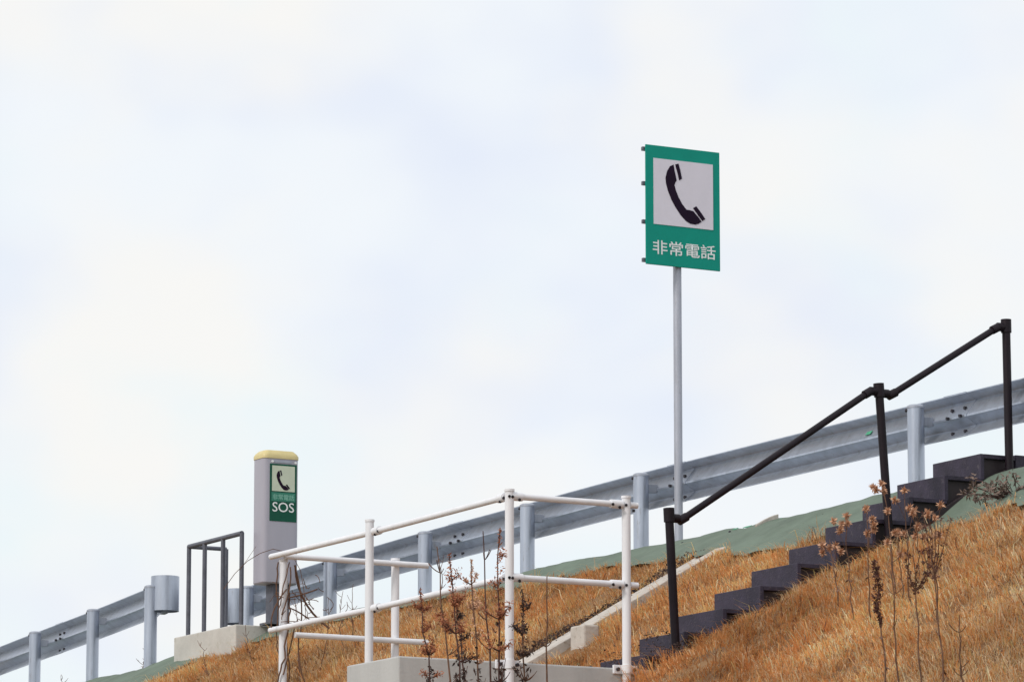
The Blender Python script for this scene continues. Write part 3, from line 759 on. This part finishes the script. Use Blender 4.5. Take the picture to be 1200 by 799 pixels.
# dead vine climbing the far white post
vl, vt = posts['d']
vine = empty('dead_vine', W(vl, vt, terrain(vl, vt)), 'dead brown vine tangled around the leftmost white post', 'dead plant')
mb = MB()
for ph, r_ in ((0, .007), (2.1, .006), (4.0, .005)):
    pts = []
    for i in range(40):
        s = i/39; a = ph + s*8 + random.gauss(0, .15); rad = .045+.015*random.random()
        pts.append(W(vl, vt, terrain(vl, vt) + s*(zz['d']-terrain(vl, vt)-.02)) + V((math.cos(a)*rad, math.sin(a)*rad, 0)))
    mb.tube(pts, r_, 5)
top = W(vl, vt, zz['d']-.03)
for tx, ty, bx, by in ((346,662,386,736), (340,664,330,720), (338,700,372,690), (345,662,352,742), (336,690,318,735), (345,735,332,790), (350,745,357,799), (338,712,366,728)):
    p, q = PL(tx, ty, vl-.05), PL(bx, by, vl-.05)
    mb.tube(curve_pts(p, q, V((random.gauss(0,.05), random.gauss(0,.05), random.gauss(0,.05))), 8), .009 if tx == 346 else .006, 5)
for _ in range(28):
    c = PL(random.gauss(352, 16), random.gauss(712, 18), vl-.05); d = V((random.gauss(0,1), random.gauss(0,.5), random.gauss(0,1)))
    mb.tube(curve_pts(c, c+d.normalized()*random.uniform(.06, .16), V((random.gauss(0,.04), 0, random.gauss(0,.04))), 5), .003, 4)
mb.build('stems', M['stalk'], vine, fix=False)
# long thin bramble arching in front of the phone box
br = MB().tube([PL(x, y, pl_-.45) for x, y in ((262,690), (275,672), (290,657), (305,648), (320,643), (333,646), (345,655), (352,668), (356,690), (358,715), (360,745))], .0035, 5)
br.tube([PL(x, y, pl_-.45) for x, y in ((281,668), (300,640), (312,625))][:2], .002, 4)
tag(br.build('bramble', M['stalk'], fix=False), 'single thin bramble stem arching across the phone box', 'dead plant')
# dry shrub at the top right end of the steps
sh = empty('dead_shrub', W(-5.05, .55, terrain(-5.05, .55)), 'small grey brown dead shrub at the top end of the steps', 'dead plant')
mb = MB(); hd = MB()
c0 = W(-5.05, .55, terrain(-5.05, .55)-.03)
c0 = W(l_at(1188, .62, 6.5), .62, 0); c0.z = terrain(*tc(c0)[:2])-.03
sh.location = c0
for _ in range(95):
    d = V((random.gauss(0,1), random.gauss(0,1), abs(random.gauss(.5,.6)))).normalized(); ln = random.uniform(.08, .24)
    q = c0 + V((random.gauss(0,.13), random.gauss(0,.13), -.03)) + d*ln
    mb.tube(curve_pts(c0 + V((random.gauss(0,.05), random.gauss(0,.05), 0)), q, V((0,0,.02)), 4), .003, 4); tufts(hd, q, .04, 12, .022)
mb.build('twigs', M['dstalk'], sh, fix=False); hd.build('leaves', mat('withered leaves', (.22,.15,.12), .9, 0, .3, 25, spot=(.38,.33,.30), spot_amt=.55), sh, fix=False)

# ------------------------------------------------------------------ world, sun, camera
SUN = V((-.62, -.55, .62)).normalized()
w = bpy.data.worlds.new('World'); S.world = w; w.use_nodes = True
nt = w.node_tree; L = nt.links.new; bg = nt.nodes['Background']
sky = nt.nodes.new('ShaderNodeTexSky'); sky.sky_type = 'NISHITA'; sky.sun_disc = False
sky.sun_elevation = math.asin(SUN.z); sky.sun_rotation = math.atan2(SUN.x, SUN.y); sky.dust_density = 2.0
tcn = nt.nodes.new('ShaderNodeTexCoord')
def nz(scale, loc, lo, hi, det=3):
    mp = nt.nodes.new('ShaderNodeMapping'); mp.inputs['Location'].default_value = loc; L(tcn.outputs['Generated'], mp.inputs['Vector'])
    mp.inputs['Scale'].default_value = (1, 1, 1.5)
    n_ = nt.nodes.new('ShaderNodeTexNoise'); n_.inputs['Scale'].default_value = scale; n_.inputs['Detail'].default_value = det; n_.inputs['Roughness'].default_value = .5
    L(mp.outputs['Vector'], n_.inputs['Vector'])
    r_ = nt.nodes.new('ShaderNodeMapRange'); r_.inputs['From Min'].default_value = lo; r_.inputs['From Max'].default_value = hi; r_.interpolation_type = 'SMOOTHSTEP'
    L(n_.outputs['Fac'], r_.inputs['Value']); return r_.outputs['Result']
def mixc(f, a, b):
    m = nt.nodes.new('ShaderNodeMix'); m.data_type = 'RGBA'
    if isinstance(f, (int, float)): m.inputs['Factor'].default_value = f
    else: L(f, m.inputs['Factor'])
    for k, x in (('A', a), ('B', b)):
        if isinstance(x, tuple): m.inputs[k].default_value = (*x, 1)
        else: L(x, m.inputs[k])
    return m.outputs['Result']
c = mixc(nz(13, (.3,.1,.2), .35, .68), (8.45,8.8,9.15), (7.4,7.9,9.0))
c = mixc(nz(11, (4.3,2.1,1.2), .42, .66), c, (8.95,8.85,8.6))
c = mixc(nz(17, (7.3,5.1,3.2), .5, .8), c, (8.0,8.75,9.0))
c = mixc(.06, c, sky.outputs['Color'])
L(c, bg.inputs['Color']); bg.inputs['Strength'].default_value = .1
sd = bpy.data.lights.new('Sun', 'SUN'); sd.energy = 1.5; sd.angle = math.radians(11); sd.color = (1, .95, .88)
so = bpy.data.objects.new('Sun', sd); so.rotation_euler = (-SUN).to_track_quat('-Z', 'Y').to_euler(); COL.objects.link(so)

cd = bpy.data.cameras.new('Camera'); cd.sensor_width = 36; cd.lens = FPX/1200*36; cd.clip_start = .1; cd.clip_end = 4000
co = bpy.data.objects.new('Camera', cd); co.location = CAM; co.rotation_euler = (math.pi/2+PITCH, 0, 0); COL.objects.link(co)
S.camera = co
S.view_settings.view_transform = 'Standard'; S.view_settings.look = 'None'; S.view_settings.exposure = .13; S.view_settings.gamma = 1
S.render.engine = 'CYCLES'
